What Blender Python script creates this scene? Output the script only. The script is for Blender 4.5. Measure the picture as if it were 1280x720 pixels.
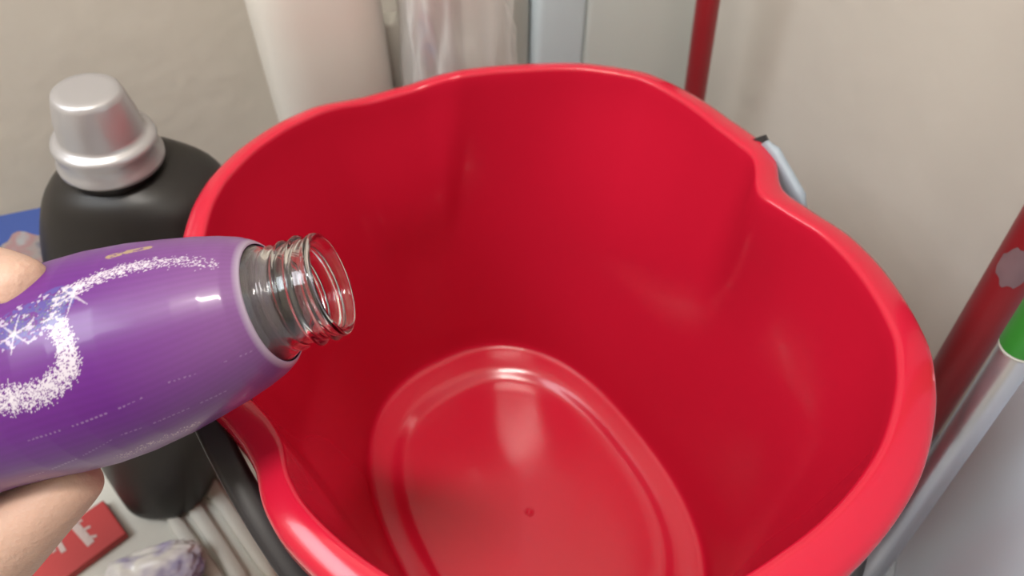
import bpy, bmesh, math, random
import numpy as np
from mathutils import Vector, Matrix
from mathutils import noise as mnoise
random.seed(4)
C = bpy.context.scene.collection
SC = bpy.context.scene
for o in list(bpy.data.objects): bpy.data.objects.remove(o)

# ------------------------------------------------------------------ camera
PITCH = math.radians(49.6); F = 940.0; CZ = 0.543
cam_d = bpy.data.cameras.new('camera'); cam = bpy.data.objects.new('camera', cam_d); C.objects.link(cam)
cam.location = (0, 0, CZ); cam.rotation_euler = (math.pi/2 - PITCH, 0, 0)
cam_d.sensor_width = 36; cam_d.lens = 36*F/1280; cam_d.clip_start = 0.01
cam_d.dof.use_dof = True; cam_d.dof.focus_distance = 0.27; cam_d.dof.aperture_fstop = 11
SC.camera = cam
# ------------------------------------------------------------------ world and lights
w = bpy.data.worlds.new('world'); SC.world = w; w.use_nodes = True
w.node_tree.nodes['Background'].inputs[0].default_value = (0.75, 0.78, 0.8, 1)
w.node_tree.nodes['Background'].inputs[1].default_value = 0.5
def area(name, loc, target, size, power, col, sy=None):
    d = bpy.data.lights.new(name, 'AREA'); d.energy = power; d.color = col
    d.shape = 'RECTANGLE'; d.size = size; d.size_y = sy or size
    o = bpy.data.objects.new(name, d); C.objects.link(o); o.location = loc
    o.rotation_euler = (Vector(target)-Vector(loc)).to_track_quat('-Z', 'Y').to_euler()
    return o
area('ceiling_lamp_light', (-0.20, -0.30, 2.32), (-0.10, 0.1, 0), 0.6, 32, (1.0, 0.95, 0.88), 0.14)
area('window_light', (-1.15, 0.0, 1.5), (0.0, 0.35, 0.25), 1.3, 30, (0.86, 0.93, 1.0), 0.7)
SC.view_settings.view_transform = 'Standard'; SC.view_settings.look = 'None'
SC.view_settings.gamma = 1; SC.view_settings.use_curve_mapping = False
SC.view_settings.exposure = 0.12

# ------------------------------------------------------------------ helpers
cp, sp = math.cos(PITCH), math.sin(PITCH)
def ray(px, py):
    dx = (px-640)/F; dy = -(py-360)/F
    return Vector((dx, cp+dy*sp, -sp+dy*cp))
def at(px, py, t): return ray(px, py)*t + Vector((0, 0, CZ))          # a point at optical distance t
def atz(px, py, z):
    d = ray(px, py); return d*((z-CZ)/d.z) + Vector((0, 0, CZ))        # a point at height z

def mat(name, col, rough=0.5, metal=0.0, spec=0.5, bump=0, bscale=50, var=0, coat=0, trans=0, ior=1.45, alpha=1, sss=0, detail=4):
    m = bpy.data.materials.new(name); m.use_nodes = True
    nt = m.node_tree; b = nt.nodes['Principled BSDF']; I = b.inputs
    I['Base Color'].default_value = (*col, 1); I['Roughness'].default_value = rough
    I['Metallic'].default_value = metal; I['Specular IOR Level'].default_value = spec
    I['Coat Weight'].default_value = coat; I['Transmission Weight'].default_value = trans
    I['IOR'].default_value = ior; I['Alpha'].default_value = alpha
    if sss:
        I['Subsurface Weight'].default_value = sss; I['Subsurface Scale'].default_value = 0.006
        I['Subsurface Radius'].default_value = (1, .35, .2)
    tc = nt.nodes.new('ShaderNodeTexCoord'); n = nt.nodes.new('ShaderNodeTexNoise')
    n.inputs['Scale'].default_value = bscale; n.inputs['Detail'].default_value = detail
    nt.links.new(tc.outputs['Object'], n.inputs['Vector'])
    if bump:
        bp = nt.nodes.new('ShaderNodeBump'); bp.inputs['Strength'].default_value = bump; bp.inputs['Distance'].default_value = 0.002
        nt.links.new(n.outputs['Fac'], bp.inputs['Height']); nt.links.new(bp.outputs['Normal'], I['Normal'])
    n2 = nt.nodes.new('ShaderNodeTexNoise'); n2.inputs['Scale'].default_value = bscale*.23
    nt.links.new(tc.outputs['Object'], n2.inputs['Vector'])
    mx = nt.nodes.new('ShaderNodeMix'); mx.data_type = 'RGBA'
    mx.inputs[6].default_value = (*[c*(1-var) for c in col], 1); mx.inputs[7].default_value = (*[min(1, c*(1+var)) for c in col], 1)
    nt.links.new(n2.outputs['Fac'], mx.inputs[0]); nt.links.new(mx.outputs[2], I['Base Color'])
    return m

M = dict(
 plaster=mat('plaster', (.62, .57, .50), .75, bump=.35, bscale=38, var=.04, detail=2),
 ceiling=mat('ceiling_paint', (.75, .73, .7), .9, var=.02),
 floor=mat('floor_tile', (.27, .285, .31), .35, var=.05),
 red=mat('red_plastic', (.50, .009, .032), .2, spec=.5, var=.03, bump=.03, bscale=18, coat=.12),
 bail=mat('dark_plastic', (.022, .020, .022), .3, var=.1),
 pale=mat('pale_blue_plastic', (.30, .345, .39), .45, var=.04),
 pole=mat('red_painted_pole', (.34, .02, .026), .35, var=.12),
 alu=mat('aluminium', (.62, .63, .67), .28, metal=.9, var=.04),
 green=mat('green_plastic', (.06, .42, .05), .4, var=.05),
 clear_tape=mat('grey_tape', (.2, .12, .13), .4, var=.3, bscale=200),
 black=mat('black_plastic', (.011, .009, .008), .42, var=.15),
 silver=mat('silver_plastic', (.46, .45, .46), .36, metal=.6, var=.03),
 white=mat('white_plastic', (.50, .49, .44), .4, var=.03),
 jug=mat('white_jug_plastic', (.66, .63, .57), .35, var=.03),
 panel=mat('pale_grey_panel', (.70, .77, .85), .45, var=.03),
 cab=mat('pale_green_grey_enamel', (.78, .82, .78), .4, var=.02),
 strip=mat('pale_blue_enamel', (.80, .90, .95), .35, var=.02),
 glass=mat('bottle_glass', (.97, .98, .98), .05, trans=1, ior=1.47),
 skin=mat('skin', (.53, .34, .26), .5, bump=.25, bscale=500, var=.07, sss=.15),
 redcard=mat('red_card', (.36, .03, .03), .5, var=.05),
 ink=mat('white_ink', (.42, .33, .31), .5),
 bluecard=mat('blue_card', (.03, .06, .22), .45, var=.1),
 orange=mat('orange_label', (.6, .2, .04), .5, var=.2),
)
def cam_free(nt): pass
# thin clear plastic film: mostly transparent, with a glossy skin
def film(name, tint, op, rough=.12):
    m = bpy.data.materials.new(name); m.use_nodes = True; nt = m.node_tree; N = nt.nodes
    out = N['Material Output']; b = N['Principled BSDF']
    b.inputs['Base Color'].default_value = (*tint, 1); b.inputs['Roughness'].default_value = rough
    b.inputs['Coat Weight'].default_value = .6; b.inputs['Coat Roughness'].default_value = .05
    tr = N.new('ShaderNodeBsdfTransparent'); mix = N.new('ShaderNodeMixShader')
    fr = N.new('ShaderNodeLayerWeight'); fr.inputs[0].default_value = .35
    mr = N.new('ShaderNodeMapRange'); mr.inputs[3].default_value = op; mr.inputs[4].default_value = min(1, op+.5)
    nt.links.new(fr.outputs['Facing'], mr.inputs[0]); nt.links.new(mr.outputs[0], mix.inputs[0])
    nt.links.new(tr.outputs[0], mix.inputs[1]); nt.links.new(b.outputs[0], mix.inputs[2]); nt.links.new(mix.outputs[0], out.inputs[0])
    return m
M['film'] = film('clear_film', (.85, .83, .80), .36, .1)
# ---- mixed print for carton picture and sachet
def blotch(name, cols, scale, rough=.4):
    m = bpy.data.materials.new(name); m.use_nodes = True; nt = m.node_tree; N = nt.nodes
    b = N['Principled BSDF']; b.inputs['Roughness'].default_value = rough
    tc = N.new('ShaderNodeTexCoord'); n = N.new('ShaderNodeTexNoise'); n.inputs['Scale'].default_value = scale; n.inputs['Detail'].default_value = 3
    r = N.new('ShaderNodeValToRGB'); r.color_ramp.elements.remove(r.color_ramp.elements[0])
    for i, c in enumerate(cols):
        p = .3+.4*i/(len(cols)-1)
        e = r.color_ramp.elements[0] if i == 0 else r.color_ramp.elements.new(p)
        e.position = p; e.color = (*c, 1)
    nt.links.new(tc.outputs['Object'], n.inputs['Vector']); nt.links.new(n.outputs['Fac'], r.inputs[0]); nt.links.new(r.outputs[0], b.inputs['Base Color'])
    return m
M['flower'] = blotch('flower_print', [(.12, .16, .3), (.55, .5, .5), (.6, .35, .38), (.6, .62, .66)], 60)
M['sachet'] = blotch('lavender_print', [(.2, .17, .33), (.6, .57, .58), (.62, .6, .55), (.3, .26, .42)], 30, .22)
M['smudge'] = blotch('small_print', [(.15, .13, .3), (.4, .2, .22), (.2, .3, .4)], 80)

def link(name, me, m, parent=None, smooth=True, kind=None):
    o = bpy.data.objects.new(name, me); C.objects.link(o)
    if m and not me.materials: me.materials.append(m)
    if smooth:
        for p in me.polygons: p.use_smooth = True
    if parent: o.parent = parent
    if kind: o['kind'] = kind
    return o
def empty(name, loc, label, cat, group=None):
    o = bpy.data.objects.new(name, None); C.objects.link(o); o.location = loc; o.empty_display_size = .02
    o['label'] = label; o['category'] = cat
    if group: o['group'] = group
    bpy.context.view_layer.update()
    return o
def put(o, root):            # parent keeping world placement (roots are translated only)
    o.parent = root; o.location = Vector(o.location) - root.location
    return o
def tag(o, label, cat, group=None):
    o['label'] = label; o['category'] = cat
    if group: o['group'] = group
def mesh(name, vs, fs):
    me = bpy.data.meshes.new(name); me.from_pydata([tuple(v) for v in vs], [], fs); me.update(); return me
def loft(name, rings, cap0=True, cap1=True, closed=False):
    n = len(rings[0]); vs = [v for r in rings for v in r]; fs = []
    R = len(rings)
    for i in range(R if closed else R-1):
        a = i*n; b = ((i+1) % R)*n
        for k in range(n):
            k2 = (k+1) % n; fs.append((a+k, a+k2, b+k2, b+k))
    if not closed:
        if cap0: fs.append(tuple(reversed(range(n))))
        if cap1: fs.append(tuple(range((R-1)*n, R*n)))
    me = mesh(name, vs, fs)
    bm = bmesh.new(); bm.from_mesh(me); bmesh.ops.recalc_face_normals(bm, faces=bm.faces); bm.to_mesh(me); bm.free()
    return me
def frame(axis):
    a = Vector(axis).normalized(); u = a.cross(Vector((0, 0, 1)))
    if u.length < 1e-3: u = Vector((1, 0, 0))
    u.normalize(); return a, u, u.cross(a)
def tube(p0, p1, prof, n=32):       # lathe along p0->p1, prof = [(distance, radius)]
    p0 = Vector(p0); a, u, v = frame(Vector(p1)-p0)
    return loft('t', [[p0+a*s+(u*math.cos(2*math.pi*k/n)+v*math.sin(2*math.pi*k/n))*r for k in range(n)] for s, r in prof])
def boxm(c, ex, ey, hx, hy, z0, z1, bev=.002):      # upright box with plan axes ex, ey
    bm = bmesh.new(); vs = []
    for z in (z0, z1):
        for sx, sy in ((-1, -1), (1, -1), (1, 1), (-1, 1)):
            p = Vector(c[:2]).to_3d() + ex*hx*sx + ey*hy*sy; vs.append(bm.verts.new((p.x, p.y, z)))
    for f in ((0, 1, 2, 3), (4, 5, 6, 7), (0, 1, 5, 4), (1, 2, 6, 5), (2, 3, 7, 6), (3, 0, 4, 7)): bm.faces.new([vs[i] for i in f])
    bmesh.ops.recalc_face_normals(bm, faces=bm.faces)
    if bev: bmesh.ops.bevel(bm, geom=list(bm.edges), offset=bev, segments=3, affect='EDGES', profile=.5)
    me = bpy.data.meshes.new('b'); bm.to_mesh(me); bm.free(); return me
def smoothstep(a, b, x):
    t = max(0, min(1, (x-a)/(b-a))); return t*t*(3-2*t)

# ------------------------------------------------------------------ room shell
K = Vector((.175, .70, 0)); E1 = Vector((.4, -.917, 0)).normalized(); E2 = Vector((-E1.y, E1.x, 0))*-1
E2 = Vector((-.917, -.4, 0)).normalized()
L1, L2, H = 2.2, 1.7, 2.4
def slab(name, c, ex, ey, hx, hy, z0, z1, m):
    o = link(name, boxm(c, ex, ey, hx, hy, z0, z1, 0), m, smooth=False); o['kind'] = 'structure'; return o
mid = K+E1*L1/2+E2*L2/2
slab('floor', mid, E1, E2, L1/2+.1, L2/2+.1, -.05, 0, M['floor'])
slab('ceiling', mid, E1, E2, L1/2+.1, L2/2+.1, H, H+.05, M['ceiling'])
slab('wall_right', K+E1*L1/2-E2*.05, E1, E2, L1/2+.1, .05, 0, H, M['plaster'])
slab('wall_back', K+E2*L2/2-E1*.05, E2, E1, L2/2, .05, 0, H, M['plaster'])
slab('wall_left', K+E1*L1/2+E2*(L2+.05), E1, E2, L1/2, .05, 0, H, M['plaster'])
slab('wall_front', K+E2*L2/2+E1*(L1+.05), E2, E1, L2/2, .05, 0, H, M['plaster'])

# ------------------------------------------------------------------ bucket
TH = math.radians(121); U = Vector((math.cos(TH), math.sin(TH), 0)); V = Vector((U.y, -U.x, 0)); BC = Vector((.0121, .244, 0))
ZR = .276; ZB = .012
TAB = [(-180,.180),(-170,.181),(-157,.182),(-145,.180),(-132,.175),(-121,.170),(-112,.166),(-107,.162),(-102,.155),(-97,.1535),(-92,.155),(-87,.160),(-76,.163),(-65,.170),
       (-53,.177),(-45,.183),(-39,.186),(-31,.187),(-22,.1855),(-13,.1815),(-6,.180),(0,.178),(8,.1765),(14,.1725),(29,.1745),(42,.179),(55,.180),(66,.171),(76,.163),(83,.1605),(87,.160),(90,.1555),(95,.1455),(98,.142),(101,.143),(107,.149),(113,.158),(120,.165),
       (127,.171),(137,.179),(145,.181),(157,.182),(167,.181),(180,.180)]
NA = 288
angs = np.linspace(-180, 180, NA, endpoint=False)
rt = np.interp(angs, [a for a, _ in TAB], [r for _, r in TAB])
k = np.array([1, 2, 1.]); k /= k.sum()
for _ in range(1): rt = np.convolve(np.r_[rt[-1], rt, rt[0]], k, 'valid')
def rb(a, A=.1445, B=.104, n=2.45):
    c, s = abs(math.cos(a)), abs(math.sin(a)); return ((c/A)**n+(s/B)**n)**(-1/n)
def dip(ad): # spout dip 0..1
    return smoothstep(-16, -3, ad)*(1-smoothstep(4, 16, ad))
DIP = .0065
def bucket_mesh():
    dx = np.array([(U*math.cos(math.radians(a))+V*math.sin(math.radians(a))).dot(Vector((.93, -.36, 0))) for a in angs])
    right = np.array([smoothstep(-.2, .6, q) for q in dx]); left = np.array([smoothstep(.3, .8, -q) for q in dx])
    lipw = .0145+.0045*right; rt2 = rt+.003*right+.0025*left
    spec = []   # (kind, params)
    spec += [('flat', f, .006) for f in (.05, .12, .25, .4, .55, .7, .77)]
    spec += [('flat', .785, .0064), ('flat', .80, .0072), ('flat', .825, .0094), ('flat', .85, .0110), ('flat', .875, .0120), ('flat', .96, .0130), ('flat', .985, .0134), ('flat', 1.0, .0148), ('flat', 1.008, .018)]
    inner = [.03, .06, .1, .17, .25, .33, .41, .49, .57, .65, .72, .78, .83, .87, .9, .93, .955, .975]
    spec += [('wall', s, 0) for s in inner]
    # lip cross section: offset outward from inner top edge, height relative to ZR
    spec += [('lip', o, z) for o, z in ((0, -.0025), (.0004, -.0010), (.0012, -.0002), (.003, 0), (.007, -.0010), (.0115, -.0026), (.0140, -.0042), (.0152, -.0066), (.0156, -.010), (.0156, -.018), (.0146, -.019), (.0136, -.018), (.0134, -.010), (.0115, -.0065), (.006, -.006), (.0035, -.009))]
    spec += [('owall', s, 0) for s in reversed(inner)]
    spec += [('flat', 1.03, .008), ('flat', 1.02, .001), ('flat', .99, 0), ('flat', .95, 0), ('flat', .94, .003), ('flat', .5, .003), ('flat', .05, .003)]
    rings = []
    for kind, p, z in spec:
        ring = []
        for i, ad in enumerate(angs):
            a = math.radians(ad); d = dip(ad); lip = lipw[i]; top = rt2[i]-lip; base = rb(a)
            if kind == 'flat': r = base*p; zz = z
            elif kind == 'lip': r = top+p*lip/.0156; zz = ZR+z-DIP*d
            else:
                s = p; ztop = ZR-.0035-DIP*d; zz = .018+(ztop-.018)*s
                # smooth oval wall without notch, blended into the real outline near the top
                smooth_top = rb(a, .162, .141, 2.15)
                m = smoothstep(.5, 1.0, s)
                tt = smooth_top*(1-m)+top*m
                r = base*1.008+(tt-base*1.008)*(s**.92)
                # spout channel bulging outwards
                wch = (1-smoothstep(2+9*s, 7+11*s, abs(ad)))
                r -= .0045*wch*smoothstep(.48, .66, s)*(1-smoothstep(.68, 1, s))
                if kind == 'owall': r += .0026
            ring.append(BC+U*(r*math.cos(a))+V*(r*math.sin(a))+Vector((0, 0, zz)))
        rings.append(ring)
    return loft('bucket', rings)
bucket = empty('bucket', BC, 'large empty red plastic bucket with a pouring spout and dark carrying handle', 'bucket')
sh = put(link('bucket_shell', bucket_mesh(), M['red']), bucket)
# injection dimple in the middle of the base: a small ring-shaped nub
nub = atz(662, 640, .006)
put(link('moulding_nub', tube(nub+Vector((0, 0, -.0005)), nub+Vector((0, 0, 1)), [(0, .0035), (.0012, .0034), (.002, .0027), (.0021, .0020), (.0008, .0016)], 24), M['red']), bucket)
# raised rib on the base
def path_tube(pts, prof_fn, n=16, up=Vector((0, 0, 1))):
    rings = []
    for i, p in enumerate(pts):
        d = (pts[min(i+1, len(pts)-1)]-pts[max(i-1, 0)]).normalized()
        s = d.cross(up).normalized(); q = s.cross(d)
        hw, hh = prof_fn(i/(len(pts)-1))
        ring = []
        for k in range(n):
            a = 2*math.pi*k/n; c, s_ = math.cos(a), math.sin(a)
            e = .55
            ring.append(p+s*hw*math.copysign(abs(c)**e, c)+q*hh*math.copysign(abs(s_)**e, s_))
        rings.append(ring)
    return loft('p', rings)
# pivots and bail
PC = BC+U*.008
ears = []
for sgn in (-1, 1):
    e0 = PC+V*sgn*.143+Vector((0, 0, .252))
    put(link('handle_pivot', tube(e0, e0+V*sgn, [(0, .007), (.016, .007), (.022, .006), (.024, .0045), (.0245, .001)], 24), M['bail']), bucket)
    if sgn < 0: continue
    bk = [BC+V*sgn*.158+U*(.012-.038*i/12)+Vector((0, 0, .274-.021*i/12)) for i in range(13)]
    cv = put(link('handle_cover', path_tube(bk, lambda q: (.0032*max(.3, min(1, q*6, (1-q)*6))**.5, .0075*max(.25, min(1, q*6, (1-q)*6))**.5), 16), M['pale']), bucket); cv['label'] = 'pale blue-grey cover over the handle joint'
dl = math.radians(27)
down = (-U*math.cos(dl)-Vector((0, 0, 1))*math.sin(dl))
pts = []
for i in range(61):
    q = i/60; a = math.pi*q
    cx = math.copysign(abs(math.cos(a))**.75, math.cos(a)); sx = abs(math.sin(a))**.9
    pts.append(PC+Vector((0, 0, .266))-V*(cx*(.1625 if cx > 0 else .1595-.018*math.sin(a)))+down*(sx*.222-.012*(abs(math.cos(a))**8)))
bail = put(link('carrying_handle', path_tube(pts, lambda q: (.0062, .0036), 16), M['bail']), bucket)
bail['label'] = 'dark grey folded-down carrying handle'

# ------------------------------------------------------------------ poles
def pole(name, a, b, r, m, label, over=0):
    a = Vector(a); b = Vector(b); L = (b-a).length
    root = empty(name, a, label, 'pole')
    put(link('pole_tube', tube(a, b, [(0, r*.8), (.003, r), (L-.004, r), (L, r*.8)], 32), m), root)
    return root
def along(p, q, z): return p+(q-p)*((z-p.z)/(q.z-p.z))
p0 = atz(842, 300, 0); p1 = at(878, 50, .603); ptop = along(p0, p1, 1.0)
rp1 = pole('mop_pole', p0, ptop, .0092, M['pole'], 'upright red mop pole in the corner behind the bucket')
q0 = atz(1088, 630, 0); q1 = at(1226, 406, .44); qtop = along(q0, q1, 1.15)
rp2 = pole('mop_pole', q0, qtop, .0120, M['pole'], 'thick dark red pole leaning at the right, with a scuffed grey patch')
# scuffed sticker
a_, u_, v_ = frame(q1-q0); sc = at(1291, 322, .405)
sc = along(q0, q1, sc.z)
dirc = (Vector((0, 0, CZ))-sc).normalized(); base_ang = math.atan2(dirc.dot(v_), dirc.dot(u_))
vs = []; fs = []
for i in range(12):
    for j in range(12):
        sx = (i/11-.5)*.026; an = base_ang+(j/11-.5)*1.5
        wob = .0015*math.sin(j*1.7)
        vs.append(sc+a_*(sx*math.sin(math.pi*(j+1.5)/14)+wob)+(u_*math.cos(an)+v_*math.sin(an))*.0123)
for i in range(11):
    for j in range(11): fs.append((i*12+j, i*12+j+1, (i+1)*12+j+1, (i+1)*12+j))
put(link('worn_sticker', mesh('s', vs, fs), M['clear_tape']), rp2)
r0 = atz(1072, 738, 0); r1 = at(1190, 562, .40); rtop = along(r0, r1, .95)
zc = along(r0, r1, at(1268, 440, .37).z)
# height of the green cap: where the pole passes pixel x~1268
def proj(P):
    z = P.z-CZ; fw = P.y*cp-z*sp; up_ = P.y*sp+z*cp; return 640+F*P.x/fw, 360-F*up_/fw
zz = .1
while proj(along(r0, r1, zz))[0] < 1276 and zz < .6: zz += .001
root = empty('broom_pole', r0, 'silver aluminium pole with a bright green grip, nearest the grey panel', 'pole')
g0 = along(r0, r1, zz)
put(link('pole_tube', tube(r0, g0, [(0, .006), (.003, .0082), ((g0-r0).length-.001, .0082), ((g0-r0).length, .007)], 32), M['alu']), root)
Lg = (rtop-g0).length
gg = put(link('grip', tube(g0, rtop, [(0, .0084), (.001, .0092), (Lg*.3, .0094), (Lg-.01, .0092), (Lg, .005)], 32), M['green']), root)
gg['label'] = 'bright green plastic grip'
put(link('ferrule', tube(g0-(g0-r0).normalized()*.0016, g0, [(0, .0084), (.0004, .0090), (.0014, .0090), (.0018, .0084)], 32), M['white']), root)

# grey panel cabinet at the right
pe = at(1236, 488, .49); pe.z = 0
th_ = (K-pe).dot(-E2)    # not used further
dep = (pe-K).dot(E2)     # distance of the face from the right wall
FD = Vector((-.45, -.89, 0)).normalized()
wp = lambda P: P+E2*(-(dep-.001))          # foot of P on the right wall
pf = pe+FD*.32
poly = [pe, wp(pe), wp(pe)+E1*.75, pf+E1*.35]
poly = [pe, pf, wp(pf+E1*.0)+E2*(-(pf-pe).dot(E2)), wp(pe)]
root = empty('wall_cabinet', Vector((pe.x+.08, pe.y-.15, 0)), 'smooth pale grey cabinet side at the lower right beside the silver pole', 'cabinet')
bmc = bmesh.new()
cvs = [[bmc.verts.new((p.x, p.y, z)) for p in poly] for z in (0.0, .9)]
for k in range(4): bmc.faces.new((cvs[0][k], cvs[0][(k+1) % 4], cvs[1][(k+1) % 4], cvs[1][k]))
bmc.faces.new(cvs[0]); bmc.faces.new(cvs[1]); bmesh.ops.recalc_face_normals(bmc, faces=bmc.faces)
bmesh.ops.bevel(bmc, geom=list(bmc.edges), offset=.002, segments=3, affect='EDGES', profile=.5)
mec = bpy.data.meshes.new('cabinet'); bmc.to_mesh(mec); bmc.free()
put(link('cabinet_body', mec, M['panel'], smooth=False), root)

# tall enamelled cabinet at the back
dB = .03
fl = ray(732, 40); fl.z = 0; fl = fl*((K+E1*dB).dot(E1)/fl.dot(E1))
dB = (fl-K).dot(E1); sB = (fl-K).dot(E2)
cw = sB-.004
cc = K+E2*(cw/2+.002)+E1*dB/2
root = empty('tall_cabinet', Vector((cc.x, cc.y, 0)), 'tall pale green-grey cabinet behind the bucket, left of the upright red pole', 'cabinet')
put(link('cabinet_body', boxm(cc, E2, E1, cw/2, dB/2-.001, 0, 1.3, .004), M['cab']), root)
sp0 = K+E2*(cw+.002+.0255)+E1*(dB/2)
st = put(link('edge_strip', boxm(sp0, E2, E1, .0245, dB/2-.001, 0, 1.3, .006), M['strip']), root)
st['label'] = 'pale blue glossy edge strip'
sp1 = K+E2*(cw+.053+.010)+E1*(dB/2-.006)
put(link('side_trim', boxm(sp1, E2, E1, .009, dB/2-.007, 0, 1.3, .003), M['white']), root)

# ------------------------------------------------------------------ white ribbed tray on the floor
tc0 = atz(180, 640, 0)
tray = empty('ribbed_tray', (-.33, .2, 0), 'flat white ribbed plastic tray under the red carton and black bottle', 'tray')
TD = Vector((.041, -.048, 0)).normalized(); TN = Vector((-TD.y, TD.x, 0))
def poly_prism(pts, z0, z1):
    n = len(pts); vs = [(p[0], p[1], z) for z in (z0, z1) for p in pts]
    fs = [tuple(reversed(range(n))), tuple(range(n, 2*n))]+[(i, (i+1) % n, n+(i+1) % n, n+i) for i in range(n)]
    return mesh('pp', vs, fs)
put(link('tray_base', poly_prism([(-.56, .10), (-.35, -.02), (-.13, -.02), (-.118, .12), (-.135, .20), (-.165, .27), (-.20, .33), (-.30, .40), (-.42, .37), (-.56, .30)], 0.0005, .006), M['white'], smooth=False), tray)
ribs = [((214, 646), (282, 740)), ((232, 618), (312, 740)), ((252, 592), (345, 725)), ((246, 562), (290, 600))]
for (a, b) in ribs:
    A = atz(*a, .006); B = atz(*b, .006); n = 14
    pl = [A+(B-A)*(i/n) for i in range(n+1)]
    put(link('rib', path_tube(pl, lambda q: (.0058*max(.15, min(1, min(q, 1-q)*8))**.5, .0055), 12), M['white']), tray)

# ------------------------------------------------------------------ black detergent bottle
def sec(cx, cy, z, hx, hy, n=48, e=.8, rot=0, tilt=(0, 0)):
    r = []
    for k in range(n):
        a = 2*math.pi*k/n; c, s = math.cos(a), math.sin(a)
        x = hx*math.copysign(abs(c)**e, c); y = hy*math.copysign(abs(s)**e, s)
        X = x*math.cos(rot)-y*math.sin(rot); Y = x*math.sin(rot)+y*math.cos(rot)
        r.append(Vector((cx+X, cy+Y, z+tilt[0]*X+tilt[1]*Y)))
    return r
def interp_secs(S, m=6, **kw):
    A = np.array(S, float); t = np.arange(len(S)); tt = np.linspace(0, len(S)-1, (len(S)-1)*m+1)
    out = []
    def cr(col):
        P = np.r_[2*A[0, col]-A[1, col], A[:, col], 2*A[-1, col]-A[-2, col]]; r = []
        for x in tt:
            i = min(int(x), len(S)-2); f = x-i; p0, p1, p2, p3 = P[i:i+4]
            r.append(.5*(2*p1+(p2-p0)*f+(2*p0-5*p1+4*p2-p3)*f*f+(3*p1-p0-3*p2+p3)*f**3))
        return r
    cols = [cr(c) for c in range(A.shape[1])]
    return [sec(*[cols[c][i] for c in range(A.shape[1])], **kw) for i in range(len(tt))]
bb = empty('detergent_bottle', (-.257, .262, .006), 'black detergent bottle with a silver cap, left of the bucket', 'bottle')
S = [(-.262, .268, .0065, .028, .034), (-.262, .268, .009, .033, .038), (-.260, .270, .02, .037, .041), (-.254, .285, .07, .049, .046), (-.240, .305, .13, .058, .048),
     (-.232, .322, .18, .0615, .047), (-.228, .333, .215, .060, .045), (-.227, .338, .238, .052, .040), (-.229, .3385, .250, .040, .034), (-.230, .339, .2565, .0285, .028)]
put(link('bottle_body', loft('bb', interp_secs(S, e=.85)), M['black']), bb)
c0 = at(141, 199, .43); c1 = at(106, 112, .395)
ax = (c1-c0).normalized()
Lc = (c1-c0).length
put(link('bottle_neck', tube(c0-ax*.016, c0+ax*.01, [(0, .024), (.026, .024)], 32), M['black']), bb)
prof = [(0, .0272), (.0008, .0284), (.0035, .0286), (.005, .0274), (.0125, .0270), (.015, .0276), (.0172, .0268), (.0185, .0243), (.0192, .0226), (.022, .0220), (.031, .0210), (Lc-.004, .0182), (Lc-.0012, .0172), (Lc, .0155), (Lc+.0002, .012), (Lc+.0002, .001)]
cap = put(link('cap', tube(c0, c1, prof, 64), M['silver']), bb); cap['label'] = 'stepped matt silver measuring cap'

# ------------------------------------------------------------------ white jug
jp = at(404, 70, .525)
jx, jy = jp.x, jp.y+.004
jug = empty('white_jug', (jx, jy, 0), 'big white plastic jug standing behind the bucket on the left', 'jug')
S = [(jx, jy, .0005, .036, .034), (jx, jy, .004, .040, .038), (jx, jy, .02, .0415, .0395), (jx, jy, .15, .0425, .040), (jx, jy, .27, .0425, .040), (jx, jy, .32, .0405, .038), (jx+.004, jy, .36, .034, .032), (jx+.006, jy, .38, .02, .02), (jx+.006, jy, .395, .018, .018)]
put(link('jug_body', loft('jug', interp_secs(S, e=.62, rot=math.atan2(E2.y, E2.x))), M['jug']), jug)
put(link('screw_cap', tube((jx+.006, jy, .394), (jx+.006, jy, 1), [(0, .021), (.002, .022), (.02, .022), (.022, .02)], 32), M['white']), jug)
def side_slab(outline, y0, y1):
    bm = bmesh.new(); L_ = [[bm.verts.new((jx+a, y, z)) for a, z in outline] for y in (y0, y1)]; n = len(outline)
    for q in L_: bm.faces.new(q)
    for i in range(n): bm.faces.new((L_[0][i], L_[0][(i+1) % n], L_[1][(i+1) % n], L_[1][i]))
    bmesh.ops.recalc_face_normals(bm, faces=bm.faces)
    bmesh.ops.bevel(bm, geom=list(bm.edges), offset=.0025, segments=3, affect='EDGES', profile=.5)
    m_ = bpy.data.meshes.new('slab'); bm.to_mesh(m_); bm.free(); return m_
put(link('jug_handle', side_slab([(.030, .02), (.066, .02), (.066, .352), (.020, .352), (.020, .338), (.0515, .330), (.0515, .265), (.047, .260), (.030, .260)], jy+.017, jy+.036), M['jug']), jug)

# ------------------------------------------------------------------ crumpled things
def crumple(center, hx, hy, hz, rot, amp, freq, seed, pinch=None, sub=5):
    bm = bmesh.new(); bmesh.ops.create_icosphere(bm, subdivisions=sub, radius=1)
    R = Matrix.Rotation(rot, 3, 'Z')
    for v in bm.verts:
        p = v.co.copy()
        q = Vector([math.copysign(abs(c)**.7, c) for c in p])
        if pinch: f = pinch(p.z); q.x *= f; q.y *= f
        n = mnoise.ridged_multi_fractal(p*freq+Vector((seed, 0, 0)), 1.0, 2.1, 4, 1.0, 2.0)
        q = q*(1+amp*(n-1.2))
        v.co = center+R @ Vector((q.x*hx, q.y*hy, q.z*hz))
    me = bpy.data.meshes.new('c'); bm.to_mesh(me); bm.free(); return me
bp_ = at(572, 40, .522)
bag = empty('clear_plastic_bag', Vector((bp_.x, bp_.y, 0)), 'crumpled clear plastic bag behind the bucket spout, right of the white jug', 'bag')
rb_ = math.atan2(E2.y, E2.x)
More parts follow.
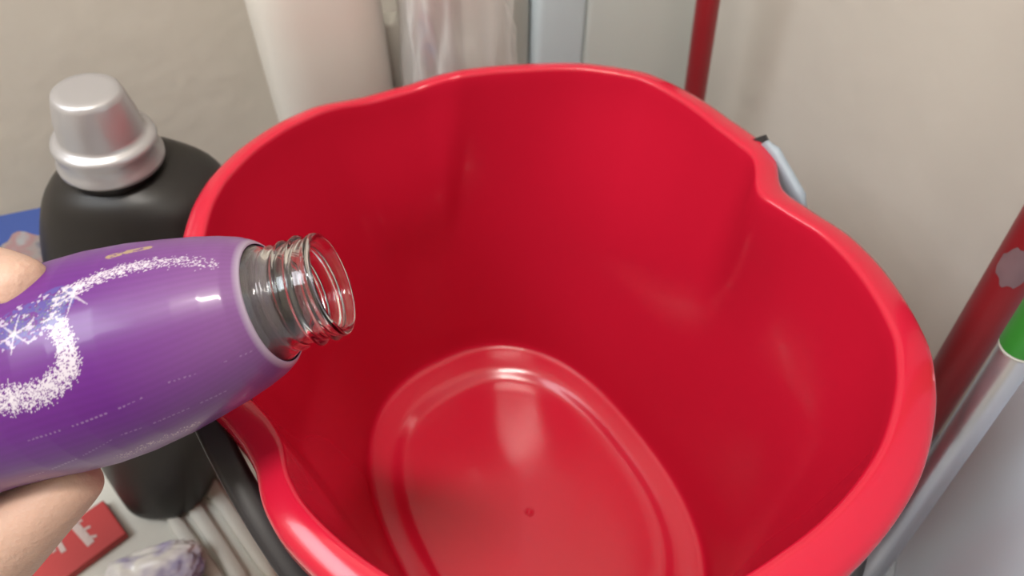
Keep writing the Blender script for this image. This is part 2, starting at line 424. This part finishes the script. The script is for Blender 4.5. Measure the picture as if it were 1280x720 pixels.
put(link('bag_film', crumple(Vector((bp_.x, bp_.y, .205)), .042, .027, .20, rb_, .17, 2.4, 3.0, lambda z: 1-.35*max(0, z)), M['film']), bag)
# what the bag holds: a pale tub with a small printed patch
tb = Vector((bp_.x-.014, bp_.y-.002, 0))
tub = link('pale_tub', tube((tb.x, tb.y, .02), (tb.x, tb.y, 1), [(0, .014), (.003, .016), (.30, .0185), (.31, .0190), (.322, .0185), (.324, .016)], 40), mat('tub_plastic', (.50, .43, .40), .35, var=.03))
tag(tub, 'beige tub seen dimly inside the clear plastic bag', 'tub')
lb = [];
for i in range(9):
    for j in range(9):
        an = -math.pi/2-.30+(i/8-.5)*.7*math.sin(math.pi*(j+1)/10); zq = .243+.045*j/8
        lb.append((tb.x+.0192*math.cos(an), tb.y+.0192*math.sin(an), zq))
link('printed_patch', mesh('l', lb, [(i*9+j, i*9+j+1, (i+1)*9+j+1, (i+1)*9+j) for i in range(8) for j in range(8)]), M['smudge'], tub)

sp_ = atz(192, 722, .020)
sac = link('sachet', crumple(sp_, .034, .021, .011, math.radians(18), .16, 2.2, 9.0), M['sachet'])
tag(sac, 'crumpled lavender and white shiny pouch at the bottom left edge', 'pouch')

# ------------------------------------------------------------------ cartons
cA = atz(157, 666, .014); e1 = Vector((-.71, .70, 0)); e2 = Vector((-.70, -.71, 0))
cb = cA+e1*.018+e2*.055
e1n = e1.normalized(); e2n = e2.normalized()
rc = empty('red_carton', Vector((cb.x, cb.y, .006)), 'flat red carton with blurred pale lettering under the thumb', 'carton')
put(link('carton_body', boxm(cb, e1n, e2n, .018, .055, .0065, .014, .001), M['redcard'], smooth=False), rc)
def stroke(px0, py0, px1, py1, wd, z=.0142):
    A = atz(px0, py0, z); B = atz(px1, py1, z); d = (B-A); nrm = Vector((-d.y, d.x, 0)).normalized()*wd/2
    return [A-nrm, B-nrm, B+nrm, A+nrm]
def letters(strokes, name):
    vs = []; fs = []
    for s in strokes:
        q = stroke(*s); b = len(vs)
        vs += [v for v in q]+[v+Vector((0, 0, .0003)) for v in q]
        fs += [(b, b+1, b+2, b+3), (b+4, b+5, b+6, b+7)]+[(b+i, b+(i+1) % 4, b+4+(i+1) % 4, b+4+i) for i in range(4)]
    put(link(name, mesh('st', vs, fs), M['ink'], smooth=False), rc)
letters([(86, 648, 114, 680, .0055), (88, 648, 97, 642, .002), (94, 655, 103, 650, .002), (102, 664, 113, 658, .002), (110, 672, 121, 670, .002)], 'lettering')
letters([(70, 672, 80, 690, .0035), (62, 680, 68, 690, .003)], 'lettering')

# blue carton, left behind the black bottle
bt = at(24, 292, .51)
bx = Vector((.95, .31, 0)).normalized(); by = Vector((-bx.y, bx.x, 0))
bcn = Vector((bt.x, bt.y, 0))-bx*.022
bc = empty('blue_carton', Vector((bcn.x, bcn.y, .006)), 'dark blue carton with a pale flower picture, left behind the black bottle', 'carton')
put(link('carton_body', boxm(bcn, bx, by, .055, .024, .0065, bt.z, .0015), M['bluecard'], smooth=False), bc)
vs = []; N_ = 28
pcn = at(40, 316, .478)
rf = ray(38, 312); nf = -by; tf = (bcn-by*.0243).dot(nf)/Vector((rf.x, rf.y, 0)).dot(nf); pcn = rf*tf+Vector((0, 0, CZ))
rel = (Vector((pcn.x, pcn.y, 0))-bcn).dot(bx); fc = bcn-by*.0243+bx*rel
rad = []
for i in range(N_):
    a = 2*math.pi*i/N_; r = .016*(1+.12*math.sin(5*a)); vs.append((fc.x+bx.x*r*math.cos(a), fc.y+bx.y*r*math.cos(a), pcn.z+.95*r*math.sin(a)))
put(link('flower_picture', mesh('f', vs, [tuple(range(N_))]), M['flower'], smooth=False), bc)

# ------------------------------------------------------------------ purple glass bottle
def campt(px, py, t): return at(px, py, t)
Rx = Vector((1, 0, 0)); Ry = Vector((0, sp, cp)); Rz = Vector((0, -cp, sp))   # camera right, up, back
AX = (Rx*.947+Ry*.295+Rz*.115).normalized()         # towards the mouth
MO = at(416, 354, .245)
Q1 = (Rz-AX*Rz.dot(AX)).normalized()                # facing the camera
Q2 = AX.cross(Q1).normalized()
def bp3(s, th, r): return MO-AX*s+(Q1*math.cos(th)+Q2*math.sin(th))*r
BR = [(.0205, .0200), (.0225, .0220), (.026, .0240), (.032, .0262), (.040, .0285), (.050, .0308), (.062, .0333), (.076, .0352), (.088, .0358), (.100, .0353), (.112, .0342), (.125, .0335), (.150, .0340), (.180, .0355), (.205, .0355), (.215, .0335), (.220, .029), (.221, .02), (.2215, .001)]
def body_r(s): return float(np.interp(s, [a for a, _ in BR], [b for _, b in BR]))
pb = empty('purple_bottle', MO-AX*.12, 'open glass bottle in a glossy purple sleeve, tipped over the bucket rim', 'bottle')
def glass_mesh():
    n = 96; rings = []
    def thread(s, th):
        if s < .0028 or s > .0135: return 0
        ph = (s/.0052-th/(2*math.pi)) % 1
        env = smoothstep(.0028, .0042, s)*(1-smoothstep(.0115, .0135, s))
        return .0017*env*max(0, math.cos(2*math.pi*(ph-.5)))**2
    outer = [(0, .0155), (-.0003, .0163), (.0001, .0172), (.0010, .0176), (.0020, .0175)]
    for s, r in outer: rings.append([bp3(s, 2*math.pi*k/n, r) for k in range(n)])
    s = .0026
    while s < .0140:
        rings.append([bp3(s, 2*math.pi*k/n, .0168+thread(s, 2*math.pi*k/n)) for k in range(n)]); s += .0004
    for s, r in ((.0148, .0170), (.0155, .0180), (.0162, .0182), (.0169, .0178), (.0178, .0177), (.0190, .0182)): rings.append([bp3(s, 2*math.pi*k/n, r) for k in range(n)])
    for s, r in BR: rings.append([bp3(s, 2*math.pi*k/n, r-.0009) for k in range(n)])
    for s, r in reversed(BR): rings.append([bp3(min(s, .2165), 2*math.pi*k/n, max(.0008, r-.0032)) for k in range(n)])
    for s, r in ((.0190, .0152), (.0150, .0146), (.008, .0143), (.003, .0143), (.0008, .0147)): rings.append([bp3(s, 2*math.pi*k/n, r) for k in range(n)])
    return loft('glass', rings, closed=True)
gl = put(link('glass_body', glass_mesh(), M['glass']), pb); gl['label'] = 'clear glass neck with screw threads'
lq = put(link('detergent_film', loft('lf', [[bp3(s, 2*math.pi*k/64, r) for k in range(64)] for s, r in ((.0150, .0140), (.0152, .0144), (.0190, .0150), (.0205, .0160), (.0225, .0178), (.027, .0200), (.032, .0225), (.032, .0215), (.027, .0190), (.0225, .0170), (.0205, .0152), (.0190, .0143))], closed=True), film('detergent_film', (.17, .13, .16), .42, .2)), pb)
lq['label'] = 'greyish film of detergent inside the neck'
# sleeve with printed picture (colour attribute, dense on the printed front)
def inv(px, py):      # label coordinates (s, th) of a mark, measured on the bottle surface
    d = ray(px, py).normalized(); o = Vector((0, 0, CZ)); t = .15
    for _ in range(4000):
        p = o+d*t; rel = MO-p; s = rel.dot(AX); q = -(rel-AX*s); r = q.length
        if r <= body_r(min(max(s, .0205), .2)): break
        t += .0003 if r-body_r(min(max(s, .0205), .2)) > .001 else .00005
        if t > .45: return None
    return s, math.atan2(q.dot(Q2), q.dot(Q1))
def curve(ps):
    out = []
    for p in ps:
        q = inv(*p)
        if q: out.append((q[0], q[1]*.034))
    return np.array(out)
C1 = curve([(72, 378), (88, 364), (110, 353), (140, 341), (170, 333), (205, 328), (240, 327), (262, 330)])
C2 = curve([(68, 398), (78, 420), (84, 440), (86, 456), (76, 475), (58, 488), (35, 496), (10, 500), (1, 500)])
C3 = curve([(70, 378), (58, 388), (45, 396), (30, 404), (14, 412)])
C4 = curve([(150, 571), (185, 556), (215, 543), (245, 530)])
C5 = curve([(138, 321), (160, 315), (185, 310)])
TX = [curve([(30, 552), (172, 500)]), curve([(175, 498), (178, 497)]), curve([(5, 606), (145, 546)]), curve([(150, 544), (285, 487)]), curve([(210, 478), (245, 467)]), curve([(280, 452), (318, 437)])]
STAR = curve([(92, 370), (14, 500), (18, 418)])
def dist(poly, S_, T_):
    if len(poly) < 2: return np.full(S_.shape, 9.), np.zeros(S_.shape)
    best = np.full(S_.shape, 9.); par = np.zeros(S_.shape); cum = 0
    L = np.r_[0, np.cumsum(np.hypot(*np.diff(poly, axis=0).T))]
    for i in range(len(poly)-1):
        a, b = poly[i], poly[i+1]; d = b-a; l2 = d@d+1e-12
        u = np.clip(((S_-a[0])*d[0]+(T_-a[1])*d[1])/l2, 0, 1)
        dd = np.hypot(S_-a[0]-u*d[0], T_-a[1]-u*d[1]); m = dd < best
        best[m] = dd[m]; par[m] = ((L[i]+u*math.sqrt(l2))/L[-1])[m]
    return best, par
def sleeve():
    s_lin = np.r_[np.linspace(.0212, .110, 300), np.linspace(.113, .214, 24)]
    th_d = np.linspace(-1.75, 1.75, 380); th_b = np.linspace(1.75, 2*math.pi-1.75, 42)[1:-1]
    th = np.r_[th_d, th_b]; n = len(th); ns = len(s_lin)
    A = np.array(Q1); B = np.array(Q2); O = np.array(MO); X = np.array(AX)
    rr = np.array([body_r(s) for s in s_lin])+.0001
    # smooth the radius curve
    for _ in range(2): rr[1:299] = (rr[:298]+2*rr[1:299]+rr[2:300])/4
    dirs = np.outer(np.cos(th), A)+np.outer(np.sin(th), B)
    P = O-s_lin[:, None, None]*X+rr[:, None, None]*dirs[None]
    vs = P.reshape(-1, 3)
    # inner skin just at the ends for thickness
    ins = (O-s_lin[[0, -1], None, None]*X+(rr[[0, -1]]-.0006)[:, None, None]*dirs[None]).reshape(-1, 3)
    vs = np.r_[vs, ins]
    i, j = np.meshgrid(np.arange(ns-1), np.arange(n), indexing='ij'); j2 = (j+1) % n
    f = np.stack([i*n+j, (i+1)*n+j, (i+1)*n+j2, i*n+j2], -1).reshape(-1, 4)
    jj = np.arange(n); b = ns*n
    f1 = np.stack([jj, (jj+1) % n, b+(jj+1) % n, b+jj], -1); f2 = np.stack([(ns-1)*n+jj, b+n+jj, b+n+(jj+1) % n, (ns-1)*n+(jj+1) % n], -1)
    me = mesh('sleeve', vs.tolist(), np.r_[f, f1, f2].tolist())
    th2 = np.where(th > math.pi, th-2*math.pi, th)
    SS, TT = np.meshgrid(s_lin, th2*.034, indexing='ij')
    rs = np.random.RandomState(3); rnd = rs.rand(*SS.shape); rnd2 = rs.rand(*SS.shape)
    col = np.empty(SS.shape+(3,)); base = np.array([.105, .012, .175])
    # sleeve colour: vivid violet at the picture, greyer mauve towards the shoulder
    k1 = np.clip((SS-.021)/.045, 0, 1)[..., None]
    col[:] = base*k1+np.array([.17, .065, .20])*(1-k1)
    streak = (np.sin(TT*2400+np.sin(SS*90)*2)*.5+.5)[..., None]*.06
    col = col*(1+streak*1.2-.04)
    e = np.clip(1-(SS-.0212)/.0018, 0, 1)[..., None]; col = col*(1-e*.6)+np.array([.55, .50, .56])*e*.6
    def blur(a, k):
        for _ in range(k): a = (a+np.roll(a, 1, 0)+np.roll(a, -1, 0)+np.roll(a, 1, 1))/4
        return (a-a.min())/(a.max()-a.min())
    def paint(mask, c): 
        nonlocal col
        m = np.clip(mask, 0, 1)[..., None]; col = col*(1-m)+np.array(c)*m
    def comet(Cv, w0, w1, dens, c=(.60, .56, .60)):
        d, u = dist(Cv, SS, TT); w_ = w0+(w1-w0)*u
        p = np.clip(1.25-(d/w_)**1.3, 0, 1)*dens(u)
        # speckle cells ~0.5 mm
        g = blur(np.random.RandomState(8).rand(*SS.shape), 1)
        paint(((rnd*.35+g*.65) < p*.9).astype(float)*.85, c)
    comet(C1, .0036, .0046, lambda u: .72-.30*u)
    comet(C2, .0044, .0060, lambda u: .72-.08*u)
    comet(C4, .0040, .0030, lambda u: .40, (.45, .32, .42))
    d, u = dist(C3, SS, TT)
    g = (blur(np.random.RandomState(5).rand(*SS.shape), 5)-.5)*3
    paint(((d < .0058) & (g > .0))*.8, (.07, .06, .26)); paint(((d < .0066) & (g < -.35))*.75, (.45, .42, .52)); paint(((d < .0040) & (rnd2 > .9))*.8, (.12, .16, .08))
    d, u = dist(C5, SS, TT); paint(((d < .0014) & (g > -.3))*.7, (.42, .32, .12))
    for q in STAR:
        for a in (.3, 1.3, 2.4):
            for L in (.0060,):
                x = SS-q[0]; y = TT-q[1]; al = x*math.cos(a)+y*math.sin(a); pe_ = np.abs(-x*math.sin(a)+y*math.cos(a))
                paint(((np.abs(al) < L) & (pe_ < .00028*(1-np.abs(al)/L)+.00012))*.55, (.6, .56, .6))
    for t in TX:
        if len(t) < 2: continue
        d, u = dist(t, SS, TT); seg = np.sin(u*np.hypot(*(t[-1]-t[0]))*4200)
        words = np.sin(u*np.hypot(*(t[-1]-t[0]))*420+t[0][0]*900)
        paint(((d < .00026) & (seg > -.1) & (words > -.85) & (u > .01) & (u < .99))*.3, (.5, .4, .52))
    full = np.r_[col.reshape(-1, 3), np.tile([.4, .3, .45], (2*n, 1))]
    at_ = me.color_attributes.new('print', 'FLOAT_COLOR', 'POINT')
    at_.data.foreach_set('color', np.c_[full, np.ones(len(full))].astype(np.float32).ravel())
    return me
ms = bpy.data.materials.new('printed_sleeve'); ms.use_nodes = True; nt = ms.node_tree
b_ = nt.nodes['Principled BSDF']; b_.inputs['Roughness'].default_value = .36; b_.inputs['Specular IOR Level'].default_value = .35; b_.inputs['Coat Weight'].default_value = .25; b_.inputs['Coat Roughness'].default_value = .1
va = nt.nodes.new('ShaderNodeVertexColor'); va.layer_name = 'print'; nt.links.new(va.outputs[0], b_.inputs['Base Color'])
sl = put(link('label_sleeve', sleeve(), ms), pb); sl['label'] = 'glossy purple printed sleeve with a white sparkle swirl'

# ------------------------------------------------------------------ hand
nodes = []; edges = []
def nd(px, py, t, r, parent=None):
    nodes.append((at(px, py, t), r)); i = len(nodes)-1
    if parent is not None: edges.append((parent, i))
    return i
wr = nd(-215, 800, .325, .026)
fa = nd(-420, 1000, .36, .032, wr); fb = nd(-640, 1230, .40, .038, fa)
pm = nd(-150, 650, .330, .026, wr)
th1 = nd(-85, 742, .300, .0185, wr)
th2 = nd(-16, 694, .280, .0190, th1)
th3 = nd(48, 640, .270, .0138, th2); th4 = nd(93, 602, .267, .0108, th3); th5 = nd(116, 580, .268, .0088, th4)
def finger(mx, my, k):
    m = nd(mx, my, .322, .0135, pm)
    p = nd(mx+22, my-135, .305, .0105, m)
    d = nd(mx+54, my-166, .268, .0105, p)
    t_ = nd(mx+90, my-150, .236, .0100, d); nd(mx+103, my-144, .229, .0085, t_)
finger(-66, 506, 0)
finger(-155, 530, 1); finger(-240, 566, 2)
vs = [n[0] for n in nodes]
me = bpy.data.meshes.new('hand'); me.from_pydata([tuple(v) for v in vs], edges, []); me.update()
hand = bpy.data.objects.new('person', me); C.objects.link(hand); me.materials.append(M['skin'])
sk = hand.modifiers.new('skin', 'SKIN'); sk.use_smooth_shade = True; sk.branch_smoothing = .6
for i, (_, r) in enumerate(nodes):
    me.skin_vertices[0].data[i].radius = (r, r)
me.skin_vertices[0].data[0].use_root = True
sb = hand.modifiers.new('sub', 'SUBSURF'); sb.levels = 3; sb.render_levels = 3
tag(hand, 'bare hand at the left edge gripping the purple bottle', 'person')
